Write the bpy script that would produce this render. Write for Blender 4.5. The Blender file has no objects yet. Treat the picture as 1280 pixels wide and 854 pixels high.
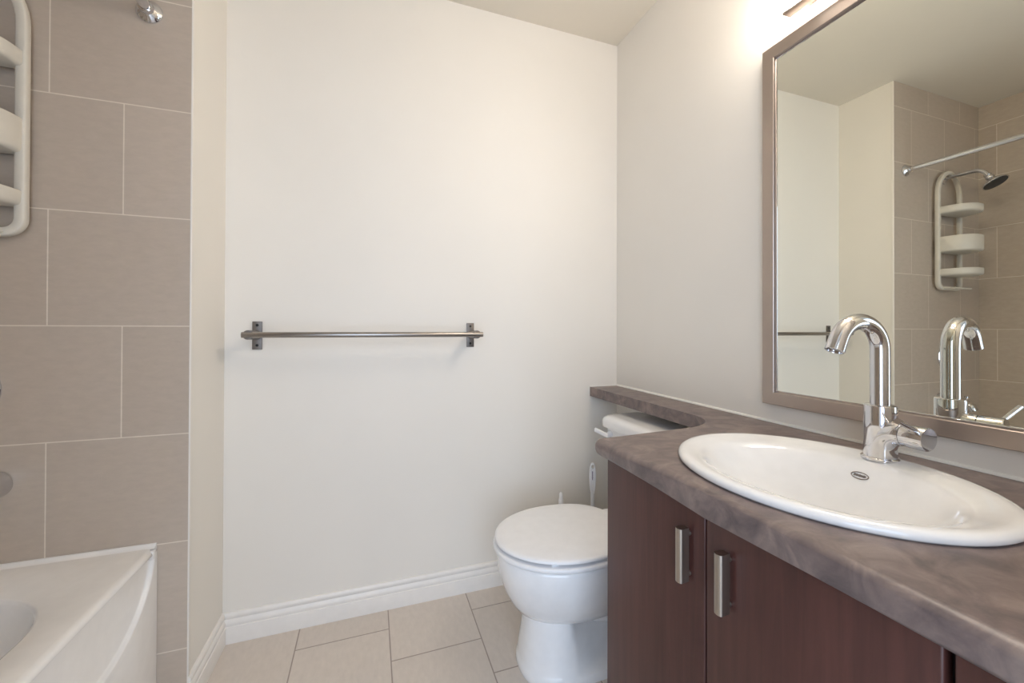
import bpy, bmesh, math
from mathutils import Vector, Matrix

S = bpy.context.scene
COL = S.collection

# ---------------------------------------------------------------- camera
F_PX, PX, PY = 505.42, 640.0, 407.37
cam_d = bpy.data.cameras.new('camera')
cam = bpy.data.objects.new('camera', cam_d)
COL.objects.link(cam)
RIGHT = Vector((0.94445219, -0.32863215, 0.003313))
UP = Vector((-0.00498158, -0.00423553, 0.99997862))
FWD = Vector((0.32861109, 0.9444485, 0.00563737))
cam.matrix_world = Matrix((
    (RIGHT.x, UP.x, -FWD.x, -1.1105),
    (RIGHT.y, UP.y, -FWD.y, -1.6650),
    (RIGHT.z, UP.z, -FWD.z, 1.1001),
    (0, 0, 0, 1)))
cam_d.sensor_fit = 'HORIZONTAL'
cam_d.sensor_width = 36.0
cam_d.lens = 36.0 * F_PX / 1280.0
cam_d.shift_x = 0.0
cam_d.shift_y = (PY - 427.0) / 1280.0
cam_d.clip_start = 0.02
S.camera = cam

# ---------------------------------------------------------------- world, lamps, exposure
world = bpy.data.worlds.new('sky')
S.world = world
world.use_nodes = True
world.node_tree.nodes['Background'].inputs['Color'].default_value = (0.72, 0.82, 1.0, 1)
world.node_tree.nodes['Background'].inputs['Strength'].default_value = 0.6


def area_lamp(name, loc, aim, sx, sy, power, color):
    d = bpy.data.lights.new(name, 'AREA')
    d.shape = 'RECTANGLE'
    d.size, d.size_y = sx, sy
    d.energy = power
    d.color = color
    o = bpy.data.objects.new(name, d)
    COL.objects.link(o)
    o.location = loc
    o.rotation_euler = (Vector(aim) - Vector(loc)).to_track_quat('-Z', 'Y').to_euler()
    return o


# daylight of the adjoining room, coming in through the doorway behind the camera
area_lamp('doorway_daylight', (-1.40, -2.65, 1.15), (-0.55, 0.0, 0.9), 1.5, 1.9, 31.0, (0.66, 0.80, 1.0))
LAMP_GLOW = 21.0                       # emission of the vanity lamp's glass
LAMP_COLOR = (1.0, 0.895, 0.775)

S.view_settings.view_transform = 'Standard'
S.view_settings.look = 'None'
S.view_settings.gamma = 1.0
S.view_settings.use_curve_mapping = False
S.view_settings.exposure = 0.19
S.cycles.max_bounces = 10
S.cycles.diffuse_bounces = 6
S.cycles.glossy_bounces = 6
S.cycles.sample_clamp_indirect = 6.0
S.cycles.use_denoising = True


# ---------------------------------------------------------------- materials
def new_mat(name):
    m = bpy.data.materials.new(name)
    m.use_nodes = True
    nt = m.node_tree
    return m, nt, nt.nodes['Principled BSDF']


def node(nt, kind, **inputs):
    n = nt.nodes.new(kind)
    for k, v in inputs.items():
        n.inputs[k.replace('_', ' ')].default_value = v
    return n


def rgb(r, g, b):
    def f(c):
        c /= 255.0
        return c / 12.92 if c <= 0.04045 else ((c + 0.055) / 1.055) ** 2.4
    return (f(r), f(g), f(b), 1.0)


def add_bump(nt, b, height, strength, dist):
    bp = node(nt, 'ShaderNodeBump', Strength=strength, Distance=dist)
    nt.links.new(height, bp.inputs['Height'])
    nt.links.new(bp.outputs['Normal'], b.inputs['Normal'])


def position(nt, scale=(1, 1, 1), loc=(0, 0, 0)):
    g = nt.nodes.new('ShaderNodeTexCoord')
    mp = nt.nodes.new('ShaderNodeMapping')
    mp.inputs['Scale'].default_value = scale
    mp.inputs['Location'].default_value = loc
    nt.links.new(g.outputs['Object'], mp.inputs['Vector'])
    return mp.outputs['Vector']


def simple(name, col, rough=0.5, metal=0.0, spec=0.5, coat=0.0, noise=None):
    """noise = (scale vector, amount): faint procedural variation of the colour"""
    m, nt, b = new_mat(name)
    b.inputs['Roughness'].default_value = rough
    b.inputs['Metallic'].default_value = metal
    b.inputs['Specular IOR Level'].default_value = spec
    b.inputs['Coat Weight'].default_value = coat
    b.inputs['Coat Roughness'].default_value = 0.08
    sc, amt = noise or ((30, 30, 30), 0.02)
    n = node(nt, 'ShaderNodeTexNoise', Scale=1.0, Detail=4.0)
    nt.links.new(position(nt, sc), n.inputs['Vector'])
    r = nt.nodes.new('ShaderNodeValToRGB')
    r.color_ramp.elements[0].position = 0.3
    r.color_ramp.elements[1].position = 0.7
    r.color_ramp.elements[0].color = tuple(c * (1 - amt) for c in col[:3]) + (1,)
    r.color_ramp.elements[1].color = tuple(min(1, c * (1 + amt)) for c in col[:3]) + (1,)
    nt.links.new(n.outputs['Fac'], r.inputs['Fac'])
    nt.links.new(r.outputs['Color'], b.inputs['Base Color'])
    return m


def paint(name, col, rough=0.55):
    m = simple(name, col, rough, noise=((3, 3, 3), 0.012))
    nt = m.node_tree
    b = nt.nodes['Principled BSDF']
    n = node(nt, 'ShaderNodeTexNoise', Scale=220.0, Detail=3.0)
    nt.links.new(position(nt), n.inputs['Vector'])
    add_bump(nt, b, n.outputs['Fac'], 0.06, 0.002)
    return m


def tiles(name, u_axis, v_axis, u0, v0, w, h, col_a, col_b, grout, rough, mortar=0.0016):
    m, nt, b = new_mat(name)
    pos = position(nt)
    sep = nt.nodes.new('ShaderNodeSeparateXYZ')
    nt.links.new(pos, sep.inputs[0])

    def shifted(ax, off):
        a = nt.nodes.new('ShaderNodeMath')
        a.operation = 'ADD'
        nt.links.new(sep.outputs[ax], a.inputs[0])
        a.inputs[1].default_value = off
        return a.outputs[0]
    comb = nt.nodes.new('ShaderNodeCombineXYZ')
    nt.links.new(shifted(u_axis, u0), comb.inputs[0])
    nt.links.new(shifted(v_axis, v0), comb.inputs[1])
    br = nt.nodes.new('ShaderNodeTexBrick')
    br.offset, br.offset_frequency = 0.5, 2
    br.squash, br.squash_frequency = 1.0, 2
    nt.links.new(comb.outputs[0], br.inputs['Vector'])
    br.inputs['Scale'].default_value = 1.0
    br.inputs['Mortar Size'].default_value = mortar
    br.inputs['Mortar Smooth'].default_value = 0.15
    br.inputs['Bias'].default_value = 0.0
    br.inputs['Brick Width'].default_value = w
    br.inputs['Row Height'].default_value = h
    br.inputs['Color1'].default_value = col_a
    br.inputs['Color2'].default_value = col_b
    br.inputs['Mortar'].default_value = grout
    # fine stone grain in the tile face
    sc = [26, 26, 26]
    sc[v_axis] = 60
    n1 = node(nt, 'ShaderNodeTexNoise', Scale=1.0, Detail=8.0, Roughness=0.65)
    nt.links.new(position(nt, sc), n1.inputs['Vector'])
    ramp = nt.nodes.new('ShaderNodeMapRange')
    ramp.inputs['From Min'].default_value = 0.25
    ramp.inputs['From Max'].default_value = 0.75
    ramp.inputs['To Min'].default_value = 0.93
    ramp.inputs['To Max'].default_value = 1.06
    nt.links.new(n1.outputs['Fac'], ramp.inputs['Value'])
    mul = nt.nodes.new('ShaderNodeMix')
    mul.data_type = 'RGBA'
    mul.blend_type = 'MULTIPLY'
    mul.inputs['Factor'].default_value = 1.0
    nt.links.new(br.outputs['Color'], mul.inputs[6])
    nt.links.new(ramp.outputs['Result'], mul.inputs[7])
    nt.links.new(mul.outputs[2], b.inputs['Base Color'])
    inv = nt.nodes.new('ShaderNodeMath')
    inv.operation = 'SUBTRACT'
    inv.inputs[0].default_value = 1.0
    nt.links.new(br.outputs['Fac'], inv.inputs[1])
    add_bump(nt, b, inv.outputs[0], 0.35, 0.002)
    b.inputs['Roughness'].default_value = rough
    return m


def wood(name):
    m, nt, b = new_mat(name)
    n = node(nt, 'ShaderNodeTexNoise', Scale=1.0, Detail=7.0, Roughness=0.6, Distortion=0.6)
    nt.links.new(position(nt, (60, 60, 3.2)), n.inputs['Vector'])
    n2 = node(nt, 'ShaderNodeTexNoise', Scale=1.0, Detail=3.0)
    nt.links.new(position(nt, (7, 7, 1.6)), n2.inputs['Vector'])
    mx = nt.nodes.new('ShaderNodeMix')
    mx.inputs['Factor'].default_value = 0.45
    nt.links.new(n.outputs['Fac'], mx.inputs[2])
    nt.links.new(n2.outputs['Fac'], mx.inputs[3])
    r = nt.nodes.new('ShaderNodeValToRGB')
    r.color_ramp.elements[0].position = 0.32
    r.color_ramp.elements[1].position = 0.68
    r.color_ramp.elements[0].color = rgb(62, 36, 33)
    r.color_ramp.elements[1].color = rgb(92, 56, 50)
    nt.links.new(mx.outputs[0], r.inputs['Fac'])
    nt.links.new(r.outputs['Color'], b.inputs['Base Color'])
    b.inputs['Roughness'].default_value = 0.38
    return m


def laminate(name):
    m, nt, b = new_mat(name)
    n = node(nt, 'ShaderNodeTexNoise', Scale=1.0, Detail=6.0, Roughness=0.6, Distortion=0.8)
    nt.links.new(position(nt, (15, 20, 18)), n.inputs['Vector'])
    r = nt.nodes.new('ShaderNodeValToRGB')
    e = r.color_ramp.elements
    e[0].position, e[0].color = 0.30, rgb(90, 80, 80)
    e[1].position, e[1].color = 0.74, rgb(146, 131, 123)
    x = e.new(0.5)
    x.color = rgb(117, 103, 100)
    nt.links.new(n.outputs['Fac'], r.inputs['Fac'])
    n2 = node(nt, 'ShaderNodeTexNoise', Scale=1.0, Detail=2.0)
    nt.links.new(position(nt, (300, 300, 300)), n2.inputs['Vector'])
    mp = nt.nodes.new('ShaderNodeMapRange')
    mp.inputs['To Min'].default_value = 0.92
    mp.inputs['To Max'].default_value = 1.08
    nt.links.new(n2.outputs['Fac'], mp.inputs['Value'])
    mul = nt.nodes.new('ShaderNodeMix')
    mul.data_type = 'RGBA'
    mul.blend_type = 'MULTIPLY'
    mul.inputs['Factor'].default_value = 1.0
    nt.links.new(r.outputs['Color'], mul.inputs[6])
    nt.links.new(mp.outputs['Result'], mul.inputs[7])
    nt.links.new(mul.outputs[2], b.inputs['Base Color'])
    b.inputs['Roughness'].default_value = 0.36
    return m


def brushed(name, col, rough, sc):
    m = simple(name, col, rough, metal=1.0, noise=(sc, 0.10))
    return m


M_WALL = paint('wall_paint', (0.82, 0.785, 0.725, 1))
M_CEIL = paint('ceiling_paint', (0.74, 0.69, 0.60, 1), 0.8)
M_TRIM = simple('trim_paint', (0.84, 0.81, 0.77, 1), 0.35)
M_CAULK = simple('white_caulk', (0.85, 0.83, 0.78, 1), 0.5)
TA, TB, TG = rgb(186, 173, 159), rgb(192, 179, 165), rgb(222, 212, 198)
M_TILE_X = tiles('shower_tile_end', 0, 2, 3.463, -0.1873, 0.3108, 0.305, TA, TB, TG, 0.32)
M_TILE_Y = tiles('shower_tile_side', 1, 2, 3.30, -0.1873, 0.3108, 0.305, TA, TB, TG, 0.22)
M_FLOOR = tiles('floor_tile', 1, 0, 3.3212, 2.581, 0.305, 0.3075,
                rgb(208, 198, 188), rgb(212, 202, 192), rgb(158, 145, 135), 0.4, 0.0022)
M_WOOD = wood('dark_wood')
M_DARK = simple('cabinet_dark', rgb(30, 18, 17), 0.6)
M_COUNTER = laminate('brown_laminate')
M_CHINA = simple('white_china', (0.86, 0.86, 0.86, 1), 0.10, coat=0.4)
M_ACRYL = simple('tub_acrylic', (0.86, 0.84, 0.815, 1), 0.14, coat=0.3)
M_PLASTIC = simple('white_plastic', (0.86, 0.86, 0.87, 1), 0.3)
M_CADDY = simple('cream_plastic', (0.68, 0.64, 0.56, 1), 0.4)
M_CHROME = simple('chrome', (0.70, 0.70, 0.72, 1), 0.04, metal=1.0)
M_STEEL = brushed('brushed_steel', (0.36, 0.335, 0.315, 1), 0.30, (4, 60, 60))
M_PLATE = brushed('dull_nickel', (0.20, 0.18, 0.165, 1), 0.45, (60, 60, 60))
M_FRAME = brushed('bronze_nickel', (0.45, 0.385, 0.345, 1), 0.36, (40, 3, 3))
M_NICKEL = brushed('satin_nickel', (0.43, 0.385, 0.335, 1), 0.36, (60, 60, 6))
M_BLACK = simple('black_hole', (0.01, 0.01, 0.01, 1), 0.7)
M_RUBBER = simple('dark_rubber', (0.03, 0.03, 0.03, 1), 0.5)
M_GREYMARK = simple('grey_print', rgb(128, 118, 112), 0.5)
M_PURPLE = simple('purple_print', rgb(92, 60, 110), 0.5)

M_MIRROR, _nt, _b = new_mat('mirror_silver')
_b.inputs['Base Color'].default_value = (0.86, 0.87, 0.80, 1)
_b.inputs['Metallic'].default_value = 1.0
_b.inputs['Roughness'].default_value = 0.0
M_GLOW, _nt, _b = new_mat('lit_glass')
_b.inputs['Base Color'].default_value = (0.9, 0.88, 0.84, 1)
_b.inputs['Emission Color'].default_value = LAMP_COLOR + (1,)
_b.inputs['Emission Strength'].default_value = LAMP_GLOW


# ---------------------------------------------------------------- mesh helpers (world coordinates)
def box(bm, lo, hi, bevel=0.0, seg=2):
    t = bmesh.new()
    bmesh.ops.create_cube(t, size=1.0)
    lo, hi = Vector(lo), Vector(hi)
    for v in t.verts:
        v.co = Vector((lo[i] + (v.co[i] + 0.5) * (hi[i] - lo[i]) for i in range(3)))
    if bevel:
        bmesh.ops.bevel(t, geom=t.edges[:], offset=bevel, segments=seg, profile=0.5, affect='EDGES')
    join(bm, t)


def join(bm, t):
    me = bpy.data.meshes.new('tmp')
    t.to_mesh(me)
    t.free()
    bm.from_mesh(me)
    bpy.data.meshes.remove(me)


def loft(bm, rings, cap0=True, cap1=True, closed=True):
    vs = [[bm.verts.new(p) for p in r] for r in rings]
    n = len(rings[0])
    for a, b in zip(vs, vs[1:]):
        for i in range(n if closed else n - 1):
            j = (i + 1) % n
            try:
                bm.faces.new((a[i], a[j], b[j], b[i]))
            except ValueError:
                pass
    if cap0:
        bm.faces.new(vs[0][::-1])
    if cap1:
        bm.faces.new(vs[-1])
    return vs


def circle(c, ax, r, n=32, squash=1.0):
    ax = Vector(ax).normalized()
    ref = Vector((0, 0, 1)) if abs(ax.z) < 0.9 else Vector((1, 0, 0))
    u = ax.cross(ref).normalized()
    v = ax.cross(u).normalized()
    c = Vector(c)
    return [c + r * (math.cos(2 * math.pi * k / n) * u + squash * math.sin(2 * math.pi * k / n) * v) for k in range(n)]


def turned(bm, a, ax, prof, n=32):
    """lathe: prof = (distance along axis, radius)"""
    a, ax = Vector(a), Vector(ax).normalized()
    loft(bm, [circle(a + ax * t, ax, max(r, 1e-4), n) for t, r in prof])


def rod(bm, a, b, r, n=24, soft=0.0):
    a, b = Vector(a), Vector(b)
    L = (b - a).length
    pr = [(0, r), (L, r)]
    if soft:
        pr = [(0, r - soft), (soft * 0.3, r - soft * 0.3), (soft, r), (L - soft, r), (L - soft * 0.3, r - soft * 0.3), (L, r - soft)]
    turned(bm, a, b - a, pr, n)


def tube(bm, pts, r, n=20, cap=True, flat=None, up=None):
    """sweep; r a number or list; flat=(ru, rv) gives an elliptical / rounded section with 'up' as its v axis"""
    pts = [Vector(p) for p in pts]
    N = len(pts)
    tang = []
    for i in range(N):
        d = pts[min(i + 1, N - 1)] - pts[max(i - 1, 0)]
        tang.append(d.normalized())
    u = None
    rings = []
    for i in range(N):
        t = tang[i]
        if up is not None:
            v = Vector(up) - t * Vector(up).dot(t)
            v.normalize()
            uu = v.cross(t)
        else:
            if u is None:
                ref = Vector((0, 0, 1)) if abs(t.z) < 0.9 else Vector((1, 0, 0))
                u = t.cross(ref).normalized()
            else:
                u = (u - t * u.dot(t)).normalized()
            uu, v = u, t.cross(u)
        ri = r[i] if isinstance(r, (list, tuple)) else r
        ring = []
        for k in range(n):
            a = 2 * math.pi * k / n
            c, s = math.cos(a), math.sin(a)
            if flat:
                e = 0.45
                c = math.copysign(abs(c) ** e, c)
                s = math.copysign(abs(s) ** e, s)
                ring.append(pts[i] + uu * c * flat[0] + v * s * flat[1])
            else:
                ring.append(pts[i] + (uu * c + v * s) * ri)
        rings.append(ring)
    loft(bm, rings, cap, cap)


def sup(cx, cy, ax, ay, z, n=64, e=2.0, back=None):
    """horizontal superellipse ring"""
    out = []
    for k in range(n):
        a = 2 * math.pi * k / n
        c, s = math.cos(a), math.sin(a)
        out.append(Vector((cx + ax * math.copysign(abs(c) ** (2 / e), c), cy + ay * math.copysign(abs(s) ** (2 / e), s), z)))
    return out


def rrect(x0, x1, y0, y1, r, z, n=12):
    out = []
    for cx, cy, a0 in ((x1 - r, y1 - r, 0), (x0 + r, y1 - r, 90), (x0 + r, y0 + r, 180), (x1 - r, y0 + r, 270)):
        for k in range(n + 1):
            a = math.radians(a0 + 90 * k / n)
            out.append(Vector((cx + r * math.cos(a), cy + r * math.sin(a), z)))
    return out


def obj(name, bm, mat, parent=None, smooth=True, angle=35):
    bmesh.ops.remove_doubles(bm, verts=bm.verts[:], dist=1e-6)
    bmesh.ops.recalc_face_normals(bm, faces=bm.faces[:])
    off = Vector((0, 0, 0))
    p = parent
    while p is not None:
        off += Vector(p.location)
        p = p.parent
    if parent is not None:
        for v in bm.verts:
            v.co -= off
    me = bpy.data.meshes.new(name)
    bm.to_mesh(me)
    bm.free()
    if smooth:
        for p in me.polygons:
            p.use_smooth = True
        me.set_sharp_from_angle(angle=math.radians(angle))
    me.materials.append(mat)
    o = bpy.data.objects.new(name, me)
    COL.objects.link(o)
    if parent is not None:
        o.parent = parent
    return o


def thing(name, label, cat, loc, group=None):
    o = bpy.data.objects.new(name, None)
    o.empty_display_size = 0.05
    COL.objects.link(o)
    o.location = loc
    o['label'] = label
    o['category'] = cat
    if group:
        o['group'] = group
    return o


def struct(name, bm, mat, label, smooth=False):
    o = obj(name, bm, mat, None, smooth)
    o['kind'] = 'structure'
    o['label'] = label
    o['category'] = name.split('_')[0]
    return o


B = bmesh.new

# ---------------------------------------------------------------- the room
H = 2.4577
XB, XW, YT, XL = -1.595, -1.601, -0.271, -2.4166
YR = -1.80          # rear wall (doorway)

bm = B(); box(bm, (-2.6, YR - 1.6, -0.10), (0.12, 0.12, 0.0))
struct('floor', bm, M_FLOOR, 'pale beige square floor tiles laid in offset rows')
bm = B(); box(bm, (-2.6, YR - 1.6, H), (0.12, 0.12, H + 0.10))
struct('ceiling', bm, M_CEIL, 'flat cream painted ceiling')
bm = B(); box(bm, (-2.6, 0.0, 0.0), (0.0, 0.12, H))
struct('wall_back', bm, M_WALL, 'cream painted wall behind the towel bar')
bm = B(); box(bm, (0.0, YR - 1.6, 0.0), (0.12, 0.12, H))
struct('wall_right', bm, M_WALL, 'cream painted wall carrying the framed mirror')
bm = B()
foot = [(XB, 0.0), (XW, YT + 0.002), (-2.5, YT + 0.002), (-2.5, 0.0)]
loft(bm, [[Vector((x, y, z)) for x, y in foot] for z in (0.0, H)])
struct('wall_return', bm, M_WALL, 'narrow cream wall strip between the shower tiles and the back wall')
bm = B(); box(bm, (XL, YT, 0.0), (XW, YT + 0.009, H))
struct('wall_shower', bm, M_TILE_X, 'grey beige tiled end wall of the tub alcove with the caddy')
bm = B(); box(bm, (XL - 0.12, YR - 0.02, 0.0), (XL, YT + 0.009, H))
struct('wall_tub', bm, M_TILE_Y, 'tiled long wall beyond the bathtub')
bm = B(); box(bm, (-1.72, YR - 0.12, 0), (-1.66, YR, H)); box(bm, (-0.62, YR - 0.12, 0), (0, YR, H))
box(bm, (-2.5, YR - 0.12, 0), (-1.72, YR, H)); box(bm, (-1.66, YR - 0.12, 2.05), (-0.62, YR, H))
struct('wall_rear', bm, M_WALL, 'cream painted wall with the doorway')
bm = B(); box(bm, (XW - 0.0005, YT - 0.0008, 0.0), (XW + 0.004, YT + 0.012, H), 0.0015)
struct('trim_1', bm, M_WALL, 'thin white strip along the outer edge of the shower tiles', True)
bm = B(); rod(bm, (-0.0, -0.001, 0.8275), (-0.0, -1.75, 0.8275), 0.006, 16)
rod(bm, (-0.001, -0.001, 0.8285), (-0.144, -0.001, 0.8285), 0.003, 8)
struct('trim_2', bm, M_CAULK, 'white caulk bead where the countertop meets the wall', True)

PROF = [(0, 0), (.014, 0), (.0145, .054), (.0135, .0575), (.011, .059), (.0125, .066), (.012, .072), (.0085, .079),
        (.0065, .082), (.0085, .085), (.010, .092), (.0095, .098), (.006, .103), (.003, .104), (0, .104)]
bm = B()
loft(bm, [[Vector((XB + t * 1.0, -t, z)) for t, z in PROF], [Vector((-0.001, -t, z)) for t, z in PROF]])
struct('baseboard_back', bm, M_TRIM, 'white moulded baseboard along the back wall', True)
bm = B()
loft(bm, [[Vector((XB + t, -t, z)) for t, z in PROF], [Vector((XW + t, YT, z)) for t, z in PROF]])
struct('baseboard_left', bm, M_TRIM, 'short white moulded baseboard on the narrow return wall', True)
bm = B()
loft(bm, [[Vector((-t, -t, z)) for t, z in PROF], [Vector((-t, -0.80, z)) for t, z in PROF]])
struct('baseboard_right', bm, M_TRIM, 'white moulded baseboard behind the toilet', True)

# ---------------------------------------------------------------- bathtub
tub = thing('bathtub', 'white bathtub with a curved apron below the tiled wall at the left', 'bathtub', (-2.04, -1.03, 0))
X0, X1, Y0, Y1 = XL + 0.002, -1.671, YR + 0.004, YT - 0.001


def rect_ring(x0, x1, y0, y1, z, n=13, r=0.0006):
    return rrect(x0, x1, y0, y1, r, z, n - 1)


def resample(loop, m, centre):
    """m points of a loop at even angles about centre"""
    c = Vector((centre[0], centre[1]))
    out = []
    L = len(loop)
    for k in range(m):
        a = 2 * math.pi * k / m + 0.0131
        d = Vector((math.cos(a), math.sin(a)))
        for i in range(L):
            p, q = loop[i], loop[(i + 1) % L]
            p2, q2 = Vector((p.x, p.y)) - c, Vector((q.x, q.y)) - c
            e = q2 - p2
            den = d.x * e.y - d.y * e.x
            if abs(den) < 1e-12:
                continue
            t = (p2.x * e.y - p2.y * e.x) / den
            s = (p2.x * d.y - p2.y * d.x) / den
            if t > 0 and -1e-6 <= s <= 1 + 1e-6:
                out.append(Vector((c.x + d.x * t, c.y + d.y * t, p.z)))
                break
    return out


TC = ((X0 + X1) / 2 - 0.02, (Y0 + Y1) / 2)
bx0, bx1, by0, by1 = -2.345, -1.752, Y0 + 0.13, -0.425
rings = []
for off, z in ((0.02, 0.4755), (0.0005, 0.4755), (0.0, 0.4765), (0.0025, 0.4835), (0.009, 0.4885), (0.016, 0.4895)):
    rings.append(resample(rect_ring(X0 + off * 0.05, X1 - off, Y0, Y1, z), 200, TC))
for off, z, r in ((-0.004, 0.4893, 0.195), (0.002, 0.4865, 0.19), (0.006, 0.478, 0.185), (0.022, 0.40, 0.17),
                  (0.045, 0.25, 0.16), (0.075, 0.16, 0.15), (0.12, 0.125, 0.13)):
    rings.append(resample(rrect(bx0 + off, bx1 - off, by0 + off * 1.5, by1 - off * 0.45, max(r, .02), z, 16), 200, TC))
bm = B(); loft(bm, rings, False, True)
obj('tub_basin', bm, M_ACRYL, tub, angle=50)
# upstand where the deck meets the end tiles
bm = B()
pf = [(0, .480), (.015, .4885), (.0105, .4905), (.006, .494), (.004, .498), (0, .499)]
loft(bm, [[Vector((x, Y1 - t, z)) for t, z in pf] for x in (X0, X1 - 0.001)])
obj('tile_lip', bm, M_ACRYL, tub)
# apron: flat skirt with a sagging arch pressed into it
ya, yb = Y1, Y0
zt, zl = 0.477, 0.305
arch = []
NA = 44
for k in range(NA + 1):
    a = math.pi / 2 * k / NA
    arch.append((-0.287 - 0.235 * (1 - math.cos(a)) ** 1.0, zt - (zt - zl) * math.sin(a)))
mid = [(-0.522 - (1.07 - 0.02) * k / 20, zl) for k in range(1, 20)]
right = [(yb + (ya - y) , z) for y, z in arch[::-1]]
arch = arch + mid + right
M = len(arch)
low = []
for k in range(M):
    if k <= NA:
        f = k / NA
        low.append((ya, zt - f * 2 * zt) if f < 0.5 else (ya - (f - 0.5) * 2 * 0.251, 0.0))
    elif k >= M - NA - 1:
        f = (M - 1 - k) / NA
        low.append((yb, zt - f * 2 * zt) if f < 0.5 else (yb + (f - 0.5) * 2 * 0.251, 0.0))
    else:
        low.append((arch[k][0], 0.0))
nrm = []
for k in range(M):
    p, q = arch[max(k - 1, 0)], arch[min(k + 1, M - 1)]
    dy, dz = q[0] - p[0], q[1] - p[1]
    L = math.hypot(dy, dz)
    nrm.append((dz / L, -dy / L))          # points up, into the recess
bm = B()
rs = [[Vector((X1, y, z)) for y, z in low]]
for d, dep in ((-0.003, 0.0), (-0.0005, 0.0006), (0.0015, 0.003), (0.003, 0.007), (0.0045, 0.0105), (0.007, 0.012)):
    rs.append([Vector((X1 - dep, min(max(arch[k][0] + nrm[k][0] * d, yb + .002), ya - .002), min(arch[k][1] + nrm[k][1] * d, zt))) for k in range(M)])
rs.append([Vector((X1 - 0.012, arch[k][0] + nrm[k][0] * 0.007, zt + 0.004)) for k in range(M)])
loft(bm, rs, False, False, closed=False)
box(bm, (X1 - .03, Y1 - .0215, .462), (X1 - .0006, Y1 - .0003, .484), .001, 1)
bmesh.ops.recalc_face_normals(bm, faces=bm.faces[:])
obj('apron', bm, M_ACRYL, tub, angle=60)

# ---------------------------------------------------------------- vanity cabinet
van = thing('vanity_cabinet', 'dark reddish brown vanity cabinet under the brown countertop', 'cabinet', (-0.28, -1.27, 0))
VY0, VY1 = -0.8035, -1.742
bm = B()
box(bm, (-0.541, VY0 - 0.018, 0.10), (-0.002, VY0, 0.7845))
box(bm, (-0.541, VY1, 0.10), (-0.002, VY1 + 0.018, 0.7845))
box(bm, (-0.541, VY1 + 0.0181, 0.10), (-0.002, VY0 - 0.0181, 0.118))
box(bm, (-0.012, VY1 + 0.0181, 0.1181), (-0.002, VY0 - 0.0181, 0.7845))
obj('carcass', bm, M_WOOD, van)
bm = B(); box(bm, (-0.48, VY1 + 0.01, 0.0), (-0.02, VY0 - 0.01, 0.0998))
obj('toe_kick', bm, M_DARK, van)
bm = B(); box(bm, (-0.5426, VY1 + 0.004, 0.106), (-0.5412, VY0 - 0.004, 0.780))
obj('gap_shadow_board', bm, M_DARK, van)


def d_handle(y, z0, z1, parent):
    """satin half-round pull: rounded front, flat ends, on two short feet"""
    bm = B()
    prof = []
    w, xo, xi = 0.0078, -0.590, -0.5685
    for k in range(17):
        a = math.pi * k / 16
        prof.append((xo + 0.0055 * (1 - math.sin(a)), y + w * math.cos(a)))
    prof += [(xi, y - w * .8), (xi, y + w * .8)]
    loft(bm, [[Vector((px, py, z)) for px, py in prof] for z in (z0, z1)])
    h = obj('handle', bm, M_NICKEL, parent, angle=40)
    for z in (z0 + 0.012, z1 - 0.012):
        bm = B()
        rod(bm, (-0.5625, y, z), (-0.5687, y, z), 0.005, 16)
        obj('mounting_foot', bm, M_NICKEL, h)


doors = [(-0.8035, -1.1105, -1.0745), (-1.1135, -1.4205, -1.162), (-1.4285, -1.741, -1.50)]
for a, b, hy in doors:
    bm = B(); box(bm, (-0.562, b, 0.105), (-0.5428, a, 0.7805), 0.003, 3)
    d = obj('door', bm, M_WOOD, van)
    d_handle(hy, 0.645, 0.741, d)

# ---------------------------------------------------------------- countertop
ct_z0, ct_z1 = 0.785, 0.827
XF = -0.586
YL = -0.772
SX, SY, SA, SB = -0.325, -1.135, 0.2185, 0.2565      # sink outline
bm = B()
R, RY = 0.15, 0.13
pts = [(-0.0005, -0.0005), (-0.145, -0.0005)]
for k in range(13):
    a = math.radians(90 * k / 12)
    pts.append((-0.145 - R + R * math.cos(a), YL + RY - RY * math.sin(a)))
RC = 0.0195
for k in range(9):
    a = math.radians(90 * k / 8)
    pts.append((XF + RC - RC * math.sin(a), YL - RC + RC * math.cos(a)))
pts += [(XF, SY), (XF, -1.76), (-0.0005, -1.76), (-0.0005, SY)]
iA, iB = len(pts) - 4, len(pts) - 1
vo = [bm.verts.new((x, y, ct_z0)) for x, y in pts]
NH = 32
hole = [bm.verts.new((SX + (SA - 0.018) * math.cos(2 * math.pi * k / NH), SY + (SB - 0.018) * math.sin(2 * math.pi * k / NH), ct_z0)) for k in range(NH)]
# upper half (y > SY): outline from iB round to iA, then hole from angle pi back to 0
bm.faces.new([vo[iB]] + vo[0:iA + 1] + [hole[k] for k in range(NH // 2, -1, -1)])
bm.faces.new(vo[iA:iB + 1] + [hole[0]] + [hole[k] for k in range(NH - 1, NH // 2 - 1, -1)])
ret = bmesh.ops.extrude_face_region(bm, geom=bm.faces[:])
for g in ret['geom']:
    if isinstance(g, bmesh.types.BMVert):
        g.co.z = ct_z1
bm.edges.ensure_lookup_table()
def on_front(v):
    return v.co.x < XF + 1e-4 or (v.co.x < -0.145 - R + 1e-4 and v.co.y > YL - RC - 1e-4 and v.co.y < YL + 1e-4)


front = [e for e in bm.edges if all(on_front(v) for v in e.verts) and abs(e.verts[0].co.z - e.verts[1].co.z) < 1e-6]
bmesh.ops.bevel(bm, geom=front, offset=0.019, segments=8, profile=0.5, affect='EDGES')
ct = obj('countertop', bm, M_COUNTER, None, True, 40)
for p in ct.data.polygons:
    if abs(p.normal.z) > 0.9995:
        p.use_smooth = False
ct['label'] = 'brown mottled countertop with a rounded front and a narrow shelf behind the toilet'
ct['category'] = 'countertop'

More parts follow.
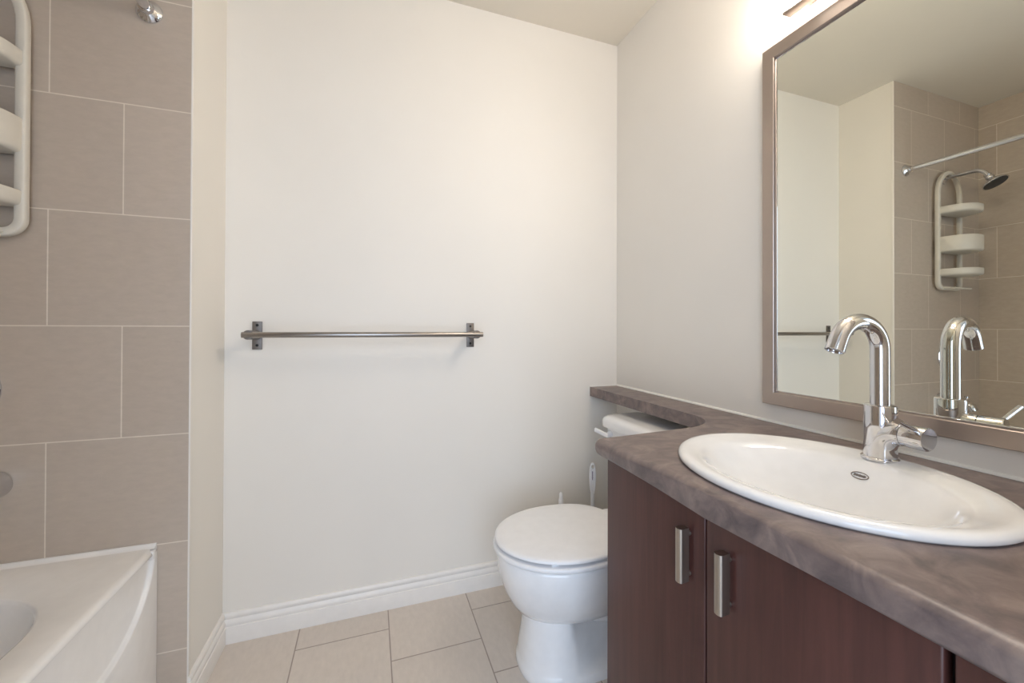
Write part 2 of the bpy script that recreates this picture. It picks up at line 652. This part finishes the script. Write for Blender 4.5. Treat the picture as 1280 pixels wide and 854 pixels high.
# ---------------------------------------------------------------- sink
sink = thing('bathroom_sink', 'white oval drop-in sink set in the brown countertop', 'sink', (SX, SY, 0.827))
prof = [  # (centre x, half x, half y, z)
    (SX, SA - .022, SB - .022, .8272), (SX, SA - .002, SB - .002, .8275), (SX, SA + .001, SB + .001, .831), (SX, SA, SB, .8365), (SX, SA - .004, SB - .004, .8405),
    (SX, SA - .010, SB - .010, .8425), (SX, SA - .018, SB - .018, .8422), (SX - .002, SA - .030, SB - .028, .8395), (SX - .006, SA - .045, SB - .038, .8365),
    (SX - .010, .166, .211, .8343), (SX - .012, .158, .203, .8305), (SX - .013, .150, .196, .823), (SX - .015, .138, .183, .807), (SX - .018, .118, .160, .777),
    (SX - .020, .094, .128, .745), (SX - .022, .066, .090, .722), (SX - .022, .040, .045, .712), (SX - .022, .020, .020, .710)]
bm = B()
loft(bm, [sup(c, SY, a, b, z, 96) for c, a, b, z in prof], False, True)
obj('basin', bm, M_CHINA, sink, angle=60)
bm = B(); turned(bm, (SX - .022, SY, .7102), (0, 0, 1), [(0, .021), (.002, .021), (.003, .017), (.0015, .013), (.004, .011), (.005, .003)])
obj('drain', bm, M_CHROME, sink)

# maker's oval stamp on the rear slope of the basin: ring and a line of tiny letters
st = Vector((-0.1988, -1.1361, 0.8109))
nrmv = Vector((-0.0160, 0, 0.0140)).normalized()
tv = Vector((0, -1, 0))
uv = nrmv.cross(tv)
if uv.z < 0:
    uv = -uv
bm = B()
NP = 40
for ra, rb, rc, rd in ((.0155, .0078, .0140, .0064),):
    o1, o2 = [], []
    for k in range(NP):
        a = 2 * math.pi * k / NP
        o1.append(st + tv * ra * math.cos(a) + uv * rb * math.sin(a) + nrmv * .0012)
        o2.append(st + tv * rc * math.cos(a) + uv * rd * math.sin(a) + nrmv * .0016)
    loft(bm, [[p - nrmv * .004 for p in o1], o1, o2, [p - nrmv * .004 for p in o2]], False, False)
stamp = obj('oval_stamp', bm, M_GREYMARK, sink)
bm = B()
for k in range(9):
    c = st + tv * (-.0092 + .0023 * k) + nrmv * .001
    h = (.0026, .0018, .0022, .0018, .0024, .0018, .0018, .0024, .0018)[k]
    q = [c + tv * sx * .0008 + uv * sz * h for sx, sz in ((-1, -1), (1, -1), (1, 1), (-1, 1))]
    loft(bm, [[p - nrmv * .003 for p in q], [p + nrmv * .0006 for p in q]])
obj('stamp_lettering', bm, M_GREYMARK, stamp, False)

# ---------------------------------------------------------------- faucet
FX, FY, FZ = -0.134, -1.1345, 0.8385
fau = thing('faucet', 'chrome gooseneck faucet with a side lever on the sink', 'faucet', (FX, FY, FZ))
bm = B(); turned(bm, (FX, FY, FZ - .001), (0, 0, 1), [(0, .031), (.004, .031), (.006, .029), (.007, .026)], 40)
obj('base_ring', bm, M_CHROME, fau)
bm = B(); turned(bm, (FX, FY, FZ + .0055), (0, 0, 1), [(0, .0265), (.01, .0262), (.040, .0258), (.055, .0265), (.098, .0265), (.102, .0258), (.1035, .0235)], 40)
obj('body', bm, M_CHROME, fau)
sd = Vector((-0.996, 0.09, 0)).normalized()          # the way the spout points
Rb = 0.0565
zc = 1.1135 - 0.0 - Rb + 0.0015
path = [Vector((FX, FY, FZ + .100)), Vector((FX, FY, 0.98)), Vector((FX, FY, 1.03))]
NBEND = 26
for k in range(NBEND + 1):
    a = math.radians(156 * k / NBEND)
    path.append(Vector((FX, FY, zc)) + sd * Rb * (1 - math.cos(a)) + Vector((0, 0, Rb * math.sin(a))))
a = math.radians(156)
tdir = (sd * math.sin(a) + Vector((0, 0, math.cos(a)))).normalized()
end = path[-1] + tdir * 0.018
path.append(end)
bm = B(); tube(bm, path, 0.0163, 28)
sp = obj('spout', bm, M_CHROME, fau, angle=50)
bm = B(); turned(bm, end - tdir * .001, tdir, [(0, .0166), (.009, .0166), (.010, .0155), (.010, .0125), (.007, .012)], 28)
obj('aerator', bm, M_CHROME, sp)
# mixer: stub growing out of the body, then the turning cap with its pin lever
md = Vector((-0.10, -1.0, 0.0)).normalized()
m0 = Vector((FX, FY, 0.8965))
el = [Vector((FX, FY, FZ + .0057)), Vector((FX, FY, FZ + .020))]
Re = m0.z - (FZ + .020)
for k in range(1, 11):
    a = math.radians(90 * k / 10)
    el.append(Vector((FX, FY, FZ + .020)) + md * Re * (1 - math.cos(a)) + Vector((0, 0, Re * math.sin(a))))
el.append(m0 + md * .0422)
bm = B(); tube(bm, el, [.0268, .0268] + [.0268 - .0004 * k for k in range(1, 11)] + [.0214], 32)
obj('mixer_stub', bm, M_CHROME, fau, angle=60)
bm = B(); turned(bm, m0 + md * .0425, md, [(0, .0200), (.001, .0216), (.036, .0216), (.0378, .0206), (.038, .0195)], 32)
cap = obj('mixer_cap', bm, M_CHROME, fau)
tip = Vector((-0.2186, -1.2068, 0.9352))
base = m0 + md * .070 + Vector((-.010, 0, .012))
bm = B(); tube(bm, [base, base.lerp(tip, .85), tip], [.0045, .0050, .0052], 16)
obj('lever', bm, M_CHROME, cap)

# ---------------------------------------------------------------- mirror
MY0, MY1, MZ0, MZ1 = -0.7795, -1.4905, 0.8824, 1.9182
mir = thing('wall_mirror', 'large rectangular mirror in a brushed metal frame on the right wall', 'mirror', (0, -1.135, 0.8824))
FW, FD = 0.036, 0.020
bm = B()


def fr(d, x):
    return [Vector((x, MY0 - d, MZ0 + d)), Vector((x, MY0 - d, MZ1 - d)), Vector((x, MY1 + d, MZ1 - d)), Vector((x, MY1 + d, MZ0 + d))]


loft(bm, [fr(0, -.0008), fr(0, -FD + .0015), fr(.0015, -FD), fr(FW - .0015, -FD), fr(FW, -FD + .0015), fr(FW, -.0008)], False, False)
obj('frame', bm, M_FRAME, mir, False)
bm = B()
loft(bm, [fr(FW - .001, -.013), fr(FW + .0045, -.0145), fr(FW + .0055, -.0125), fr(FW + .0055, -.0105)], False, False)
obj('inner_bead', bm, M_CHROME, mir, False)
bm = B(); box(bm, (-0.012, MY1 + FW - .004, MZ0 + FW - .004), (-0.004, MY0 - FW + .004, MZ1 - FW + .004))
obj('glass', bm, M_MIRROR, mir, False)

# ---------------------------------------------------------------- vanity lamp
lam = thing('vanity_light', 'lit bar light with a metal bottom rail above the mirror', 'light', (0, -1.135, 1.95))
LY0, LY1 = -0.872, -1.398
bm = B(); box(bm, (-0.016, LY1 + .03, 1.970), (-0.001, LY0 - .03, 2.075), .003)
for y in (LY0 - .12, LY1 + .12):
    rod(bm, (-0.0155, y, 2.03), (-0.0455, y, 2.03), .012, 16)
obj('back_plate', bm, M_FRAME, lam)
bm = B(); box(bm, (-0.060, LY1, 1.9530), (-0.030, LY0, 1.9590), .0012)
for y in (LY0 - .12, LY1 + .12):
    box(bm, (-0.032, y - .008, 1.954), (-0.001, y + .008, 1.9585), .001)
obj('bottom_rail', bm, M_FRAME, lam)
bm = B(); loft(bm, [rrect(x, -0.045, LY1 + .004, LY0 - .004, .015, z, 6) for x, z in ((-.066, 1.966), (-.092, 1.985), (-.125, 2.020), (-.140, 2.050), (-.140, 2.120))])
obj('diffuser', bm, M_GLOW, lam)

# ---------------------------------------------------------------- towel bar
tb = thing('towel_bar', 'long brushed steel towel bar on the back wall', 'towel bar', (-1.106, 0, 1.07))
BZ, BY = 1.0735, -0.118
for x in (-1.4945, -0.718):
    bm = B(); box(bm, (x - .0155, -.006, BZ - .053 + .0), (x + .0155, -.0003, BZ + .047), .001, 2)
    pl = obj('mounting_plate', bm, M_PLATE, tb)
    for z in (BZ - .038, BZ + .034):
        bm = B(); turned(bm, (x, -.0055, z), (0, -1, 0), [(0, .0048), (.0012, .0048), (.0014, .004), (.0006, .001)], 16)
        obj('screw', bm, M_BLACK, pl)
    bm = B(); rod(bm, (x, -.0055, BZ - .001), (x, BY - .004, BZ + .001), .0158, 28, .001)
    obj('post', bm, M_PLATE, tb)
bm = B(); rod(bm, (-1.5135, BY, BZ + .001), (-0.694, BY, BZ + .001), .0098, 28, .0012)
obj('rod', bm, M_STEEL, tb)

# ---------------------------------------------------------------- shower curtain rod
RX, RZ = -1.699, 1.978
sr = thing('shower_rod', 'straight chrome shower curtain rod above the bathtub', 'shower rod', (RX, -1.03, RZ))
bm = B(); rod(bm, (RX, YT - .004, RZ), (RX, YR + .004, RZ), .0125, 28)
obj('rod', bm, M_CHROME, sr)
for y, s in ((YT - .0003, -1), (YR + .0003, 1)):
    bm = B(); turned(bm, (RX, y, RZ), (0, s, 0), [(0, .031), (.003, .0315), (.007, .029), (.012, .022), (.016, .0175), (.026, .0165), (.027, .014)], 32)
    obj('flange', bm, M_CHROME, sr)

# ---------------------------------------------------------------- shower arm and head
AX, AZ = -2.052, 1.9765
sh = thing('overhead_shower', 'chrome shower arm with round head reflected in the mirror', 'shower head', (AX, YT, AZ))
bm = B(); turned(bm, (AX, YT - .0003, AZ), (0, -1, 0), [(0, .032), (.004, .031), (.009, .022), (.011, .013)], 28)
obj('flange', bm, M_CHROME, sh)
p = [Vector((AX, YT - .003, AZ)), Vector((AX, -.33, AZ)), Vector((AX, -.395, AZ))]
for k in range(1, 9):
    a = math.radians(60 * k / 8)
    p.append(Vector((AX, -.395 - .055 * math.sin(a), AZ - .055 * (1 - math.cos(a)))))
hd = Vector((0, -math.cos(math.radians(60)), -math.sin(math.radians(60))))
p.append(p[-1] + hd * .012)
bm = B(); tube(bm, p, .0105, 20)
obj('arm', bm, M_CHROME, sh)
bm = B(); turned(bm, p[-1] - hd * .002, hd, [(0, .011), (.002, .0155), (.010, .0165), (.014, .013), (.018, .0175), (.026, .0185), (.031, .016), (.040, .024), (.055, .047), (.061, .052), (.066, .052)], 36)
hdo = obj('head', bm, M_CHROME, sh)
bm = B(); turned(bm, p[-1] + hd * .0635, hd, [(0, .048), (.0032, .047), (.0042, .04)], 36)
obj('spray_face', bm, M_RUBBER, hdo)

# ---------------------------------------------------------------- shower caddy
cad = thing('shower_caddy', 'cream plastic three-shelf caddy hanging from the shower arm', 'caddy', (-2.043, -0.29, 1.325))
cx0, cx1, cz0, cz1, cy = -2.158, -1.946, 1.336, 2.000, -0.295
cxm, ch = (cx0 + cx1) / 2, (cx1 - cx0) / 2
loop = []
for k in range(25):
    a = math.pi * k / 24
    loop.append(Vector((cxm + ch * math.cos(a), cy, cz1 - 0.135 + 0.135 * math.sin(a))))
for k in range(9):
    a = math.pi + math.pi / 2 * k / 8
    loop.append(Vector((cx0 + .035 + .035 * math.cos(a), cy, cz0 + .035 + .035 * math.sin(a))))
for k in range(9):
    a = 1.5 * math.pi + math.pi / 2 * k / 8
    loop.append(Vector((cx1 - .035 + .035 * math.cos(a), cy, cz0 + .035 + .035 * math.sin(a))))
loop.append(loop[0].copy())
# densify straight sides
dense = []
for a, b in zip(loop, loop[1:]):
    m = max(1, int((b - a).length / .04))
    for k in range(m):
        dense.append(a.lerp(b, k / m))
bm = B()
rings = []
N = len(dense)
for i in range(N):
    t = (dense[(i + 1) % N] - dense[i - 1]).normalized()
    v = Vector((0, 1, 0))
    u = v.cross(t)
    ring = []
    for k in range(16):
        a = 2 * math.pi * k / 16
        c, s = math.cos(a), math.sin(a)
        ring.append(dense[i] + u * .0112 * math.copysign(abs(c) ** .5, c) + v * .011 * math.copysign(abs(s) ** .5, s))
    rings.append(ring)
rings.append(rings[0])
loft(bm, rings, False, False)
obj('frame', bm, M_CADDY, cad, angle=60)


def d_ring(inset, z, depth, yb=-0.290, n=24):
    out = []
    hw = ch + .006 - inset
    for k in range(n + 1):
        a = math.pi * k / n
        c, s = math.cos(a), math.sin(a)
        out.append(Vector((cxm + hw * math.copysign(abs(c) ** .8, c), yb - (depth - inset) * abs(s) ** .8, z)))
    return out


for z0, z1, dep in ((1.752, 1.792, .135), (1.535, 1.622, .135), (1.402, 1.440, .135)):
    bm = B()
    loft(bm, [d_ring(.012, z0, dep), d_ring(.003, z0 + .004, dep), d_ring(.0, z0 + .012, dep), d_ring(0, z1 - .002, dep), d_ring(.001, z1, dep),
              d_ring(.0035, z1, dep), d_ring(.0045, z1 - .002, dep), d_ring(.006, z0 + .006, dep)])
    obj('shelf', bm, M_CADDY, cad, angle=50)
bm = B()
for k in range(6):
    x = cx0 + .03 + k * (cx1 - cx0 - .06) / 5
    rod(bm, (x, cy + .004, cz0), (x, -.352, cz0 - .004), .0035, 10)
rod(bm, (cx0 + .025, -.352, cz0 - .004), (cx1 - .025, -.352, cz0 - .004), .0045, 10)
obj('soap_rack', bm, M_CADDY, cad)

# ---------------------------------------------------------------- shower valve and tub spout
sv = thing('shower_valve', 'round chrome shower valve with lever on the tiled wall', 'valve', (-2.072, YT, .94))
bm = B(); turned(bm, (-2.072, YT - .0003, .94), (0, -1, 0), [(0, .078), (.004, .078), (.010, .072), (.018, .055), (.022, .034)], 40)
obj('escutcheon', bm, M_CHROME, sv)
bm = B(); turned(bm, (-2.072, YT - .020, .94), (0, -1, 0), [(0, .026), (.022, .025), (.034, .022), (.038, .016)], 28)
obj('hub', bm, M_CHROME, sv)
bm = B(); tube(bm, [(-2.06, YT - .040, .94), (-2.04, YT - .046, .941), (-2.010, YT - .050, .941)], [.010, .008, .0075], 14)
obj('lever', bm, M_CHROME, sv)

ts = thing('tub_spout', 'chrome tub spout with a diverter knob on the tiled wall', 'spout', (-2.007, YT, .70))
bm = B(); tube(bm, [(-2.007, YT - .0005, .700), (-2.007, -.33, .696), (-2.007, -.375, .690), (-2.007, -.402, .676), (-2.007, -.412, .655)],
               [.036, .030, .026, .024, .021], 28)
obj('spout_body', bm, M_CHROME, ts)
bm = B(); turned(bm, (-2.007, -.385, .706), (0, 0, 1), [(0, .004), (.018, .004), (.019, .009), (.026, .009), (.028, .006)], 16)
obj('diverter_knob', bm, M_CHROME, ts)

# ---------------------------------------------------------------- toilet
TY = -0.438
toi = thing('toilet', 'white toilet with closed round lid beside the vanity', 'toilet', (-0.37, TY, 0))


def egg(front, back, hw, z, n=64, wide=None, e=2.0, cy=TY):
    """outline pointing to -x: front/back are x values; wide = x of the widest point"""
    w = wide if wide is not None else (front + back) / 2
    out = []
    for k in range(n):
        a = 2 * math.pi * k / n
        c, s = math.cos(a), math.sin(a)
        L = (back - w) if c > 0 else (w - front)
        ee = e if c > 0 else 2.0
        out.append(Vector((w + L * math.copysign(abs(c) ** (2 / ee), c), cy + hw * math.copysign(abs(s) ** (2 / ee), s), z)))
    return out


bm = B()
loft(bm, [egg(-.712, -.245, .168, .3892, wide=-.50, e=2.6), egg(-.722, -.240, .178, .386, wide=-.50, e=2.6), egg(-.726, -.240, .182, .378, wide=-.50, e=2.6),
          egg(-.724, -.240, .181, .345, wide=-.50, e=2.6), egg(-.722, -.240, .179, .325, wide=-.50, e=2.6), egg(-.714, -.242, .173, .296, wide=-.49, e=2.6),
          egg(-.702, -.25, .162, .262, wide=-.48, e=2.5), egg(-.684, -.26, .147, .228, wide=-.47, e=2.4), egg(-.664, -.27, .128, .200, wide=-.46, e=2.3),
          egg(-.640, -.28, .106, .183, wide=-.46), egg(-.60, -.30, .074, .176, wide=-.45), egg(-.54, -.34, .03, .174, wide=-.44)])
obj('bowl', bm, M_CHINA, toi, angle=60)


def foot_ring(front, hw, waist, z, n=80, back=-.115):
    """pedestal outline: round front column, then a waisted rear"""
    out = []
    for k in range(n):
        a = 2 * math.pi * k / n
        c, s = math.cos(a), math.sin(a)
        w = -.50
        L = (back - w) if c > 0 else (w - front)
        x = w + L * math.copysign(abs(c) ** (2 / (3.2 if c > 0 else 2.3)), c)
        y = hw * math.copysign(abs(s) ** (2 / (3.2 if c > 0 else 2.3)), s)
        xs = -.487 - .2 * max(z - .04, 0)
        t = min(max((x - xs) / .030, 0), 1)
        t = t * t * (3 - 2 * t)
        u = min(max((x + .20) / .10, 0), 1)
        y *= 1 - waist * t * (1 - .5 * u)
        out.append(Vector((x, TY + y, z)))
    return out


bm = B()
loft(bm, [foot_ring(-.654, .122, .0, 0.0), foot_ring(-.658, .124, .0, .012), foot_ring(-.657, .123, .0, .030), foot_ring(-.655, .120, .06, .034),
          foot_ring(-.652, .116, .34, .050), foot_ring(-.648, .111, .50, .085), foot_ring(-.642, .105, .54, .12), foot_ring(-.638, .101, .54, .16), foot_ring(-.634, .097, .50, .20),
          foot_ring(-.60, .085, .2, .24)])
obj('pedestal', bm, M_CHINA, toi, angle=50)
bm = B()
tube(bm, [(-.46, TY - .028, .175), (-.40, TY - .036, .160), (-.32, TY - .036, .14), (-.25, TY - .03, .10), (-.2, TY - .03, .05)], [.028, .034, .036, .034, .03], 24)
obj('trapway', bm, M_CHINA, toi, angle=60)
bm = B()
tube(bm, [(-.46, TY + .028, .175), (-.40, TY + .036, .160), (-.32, TY + .036, .14), (-.25, TY + .03, .10), (-.2, TY + .03, .05)], [.028, .034, .036, .034, .03], 24)
obj('trapway', bm, M_CHINA, toi, angle=60)
for s in (-1, 1):
    bm = B(); turned(bm, (-.34, TY + s * .098, .028), (0, 0, 1), [(0, .016), (.012, .015), (.020, .010), (.023, .003)], 20)
    obj('bolt_cap', bm, M_PLASTIC, toi)
# seat ring and lid
bm = B()
loft(bm, [egg(-.722, -.290, .176, .3895, wide=-.50, e=2.5), egg(-.734, -.286, .187, .3915, wide=-.50, e=2.5), egg(-.738, -.283, .191, .395, wide=-.50, e=2.5), egg(-.738, -.283, .191, .403, wide=-.50, e=2.5),
          egg(-.735, -.285, .188, .4065, wide=-.50, e=2.5), egg(-.725, -.290, .179, .4075, wide=-.50, e=2.5), egg(-.70, -.31, .16, .4078, wide=-.50, e=2.5)])
obj('seat', bm, M_PLASTIC, toi, angle=50)
bm = B()
loft(bm, [egg(-.712, -.290, .167, .4145, wide=-.50, e=2.5), egg(-.728, -.283, .182, .4152, wide=-.50, e=2.5), egg(-.733, -.280, .1865, .4180, wide=-.50, e=2.5), egg(-.733, -.280, .1865, .4225, wide=-.50, e=2.5),
          egg(-.730, -.282, .184, .4265, wide=-.50, e=2.5), egg(-.720, -.288, .175, .4285, wide=-.50, e=2.5), egg(-.66, -.33, .13, .4305, wide=-.50, e=2.5), egg(-.56, -.42, .05, .4315, wide=-.50, e=2.5)])
obj('lid', bm, M_PLASTIC, toi, angle=50)
for bx, by in ((-.655, TY), (-.60, TY - .15), (-.60, TY + .15)):
    bm = B(); box(bm, (bx - .012, by - .006, .4075), (bx + .012, by + .006, .4142), .001, 1)
    obj('lid_bumper', bm, M_PLASTIC, toi)
bm = B(); box(bm, (-.31, TY - .09, .4075), (-.29, TY + .09, .4142), .001, 1)
obj('lid_pivot', bm, M_PLASTIC, toi)
for s in (-1, 1):
    bm = B(); box(bm, (-.292, TY + s * .075 - .02, .390), (-.258, TY + s * .075 + .02, .4245), .006, 3)
    obj('hinge', bm, M_PLASTIC, toi)
# tank
bm = B()
loft(bm, [rrect(-.180, -.022, TY - .195, TY + .195, .03, .391), rrect(-.190, -.02, TY - .205, TY + .205, .035, .41), rrect(-.197, -.018, TY - .218, TY + .218, .035, .55),
          rrect(-.203, -.016, TY - .224, TY + .224, .035, .699)])
obj('tank', bm, M_CHINA, toi, angle=40)
bm = B()
loft(bm, [rrect(-.204, -.014, TY - .228, TY + .228, .035, .6992), rrect(-.217, -.012, TY - .238, TY + .238, .04, .701), rrect(-.2185, -.012, TY - .2395, TY + .2395, .04, .706),
          rrect(-.2185, -.012, TY - .2395, TY + .2395, .04, .726), rrect(-.214, -.013, TY - .236, TY + .236, .04, .737), rrect(-.203, -.016, TY - .226, TY + .226, .04, .7445),
          rrect(-.185, -.03, TY - .21, TY + .21, .04, .7475)])
obj('tank_lid', bm, M_CHINA, toi, angle=40)
bm = B()
turned(bm, (-.202, -.262, .676), (-1, 0, 0), [(0, .013), (.008, .012), (.012, .008), (.020, .008)], 20)
tube(bm, [(-.222, -.278, .674), (-.226, -.25, .676), (-.234, -.222, .681), (-.240, -.207, .684)], 0.0, 14, flat=(.005, .0085), up=(0, 0, 1))
obj('flush_lever', bm, M_PLASTIC, toi)

# ---------------------------------------------------------------- brushes behind the toilet
tbx, tby = -0.187, -0.098
br = thing('toilet_brush', 'white toilet brush with a flat holed grip standing behind the toilet lid', 'toilet brush', (tbx, tby, 0))
bm = B(); turned(bm, (tbx, tby, .0005), (0, 0, 1), [(0, .05), (.01, .055), (.09, .052), (.11, .040), (.12, .022)], 28)
obj('holder', bm, M_PLASTIC, br)
bm = B(); tube(bm, [(tbx, tby, .10), (tbx, tby, .30), (tbx, tby, .375)], [.009, .0080, .0085], 16)
obj('stem', bm, M_PLASTIC, br)
# flat grip with a hanging hole, facing the room
gd = Vector((-.45, -.89, 0)).normalized()
gu = Vector((-gd.y, gd.x, 0))
NG = 40
outl, holl = [], []
for k in range(NG):
    a = 2 * math.pi * k / NG
    c, s = math.cos(a), math.sin(a)
    zz = .4385 + .0695 * math.copysign(abs(s) ** .9, s)
    ww = .0168 * math.copysign(abs(c) ** .75, c) * (1 - .22 * (0.5 - 0.5 * s))
    outl.append((ww, zz))
    holl.append((.0068 * c, .492 + .0085 * s))
bm = B()
c0 = Vector((tbx, tby, 0))


def gp(w, z, d):
    return c0 + gu * w + gd * d + Vector((0, 0, z))


def shr(pts, f, cz=.4385):
    return [(w * f, cz + (z - cz) * (1 - (1 - f) * .25)) for w, z in pts]


loft(bm, [[gp(w, z, .006) for w, z in holl], [gp(w, z, .0062) for w, z in shr(outl, .82)], [gp(w, z, .003) for w, z in outl],
          [gp(w, z, -.003) for w, z in outl], [gp(w, z, -.0062) for w, z in shr(outl, .82)], [gp(w, z, -.006) for w, z in holl], [gp(w, z, .006) for w, z in holl]], False, False)
grip = obj('grip', bm, M_PLASTIC, br, angle=50)
bm = B()
for k in range(8):
    zz = .470 - k * .0048
    hw = (.0022, .0016, .0019, .0022, .0016, .0026, .0018, .0014)[k]
    q = [gp(-.001 + sx * hw, zz + sz * .0017, .0062) for sx, sz in ((-1, -1), (1, -1), (1, 1), (-1, 1))]
    loft(bm, [q, [v + gd * .0008 for v in q]])
obj('printed_lettering', bm, M_PURPLE, grip, False)

wx, wy = -0.342, -0.10
wn = thing('plunger', 'short white round-tipped handle peeking up behind the toilet lid', 'plunger', (wx, wy, 0))
bm = B(); turned(bm, (wx, wy, .10), (0, 0, 1), [(0, .010), (.24, .0095), (.262, .0105), (.268, .0105), (.272, .0085), (.284, .0085), (.292, .0075), (.300, .003)], 20)
obj('handle', bm, M_PLASTIC, wn)
bm = B(); turned(bm, (wx, wy, .0005), (0, 0, 1), [(0, .05), (.004, .052), (.05, .046), (.08, .03), (.105, .014)], 28)
obj('cup', bm, M_PLASTIC, wn)
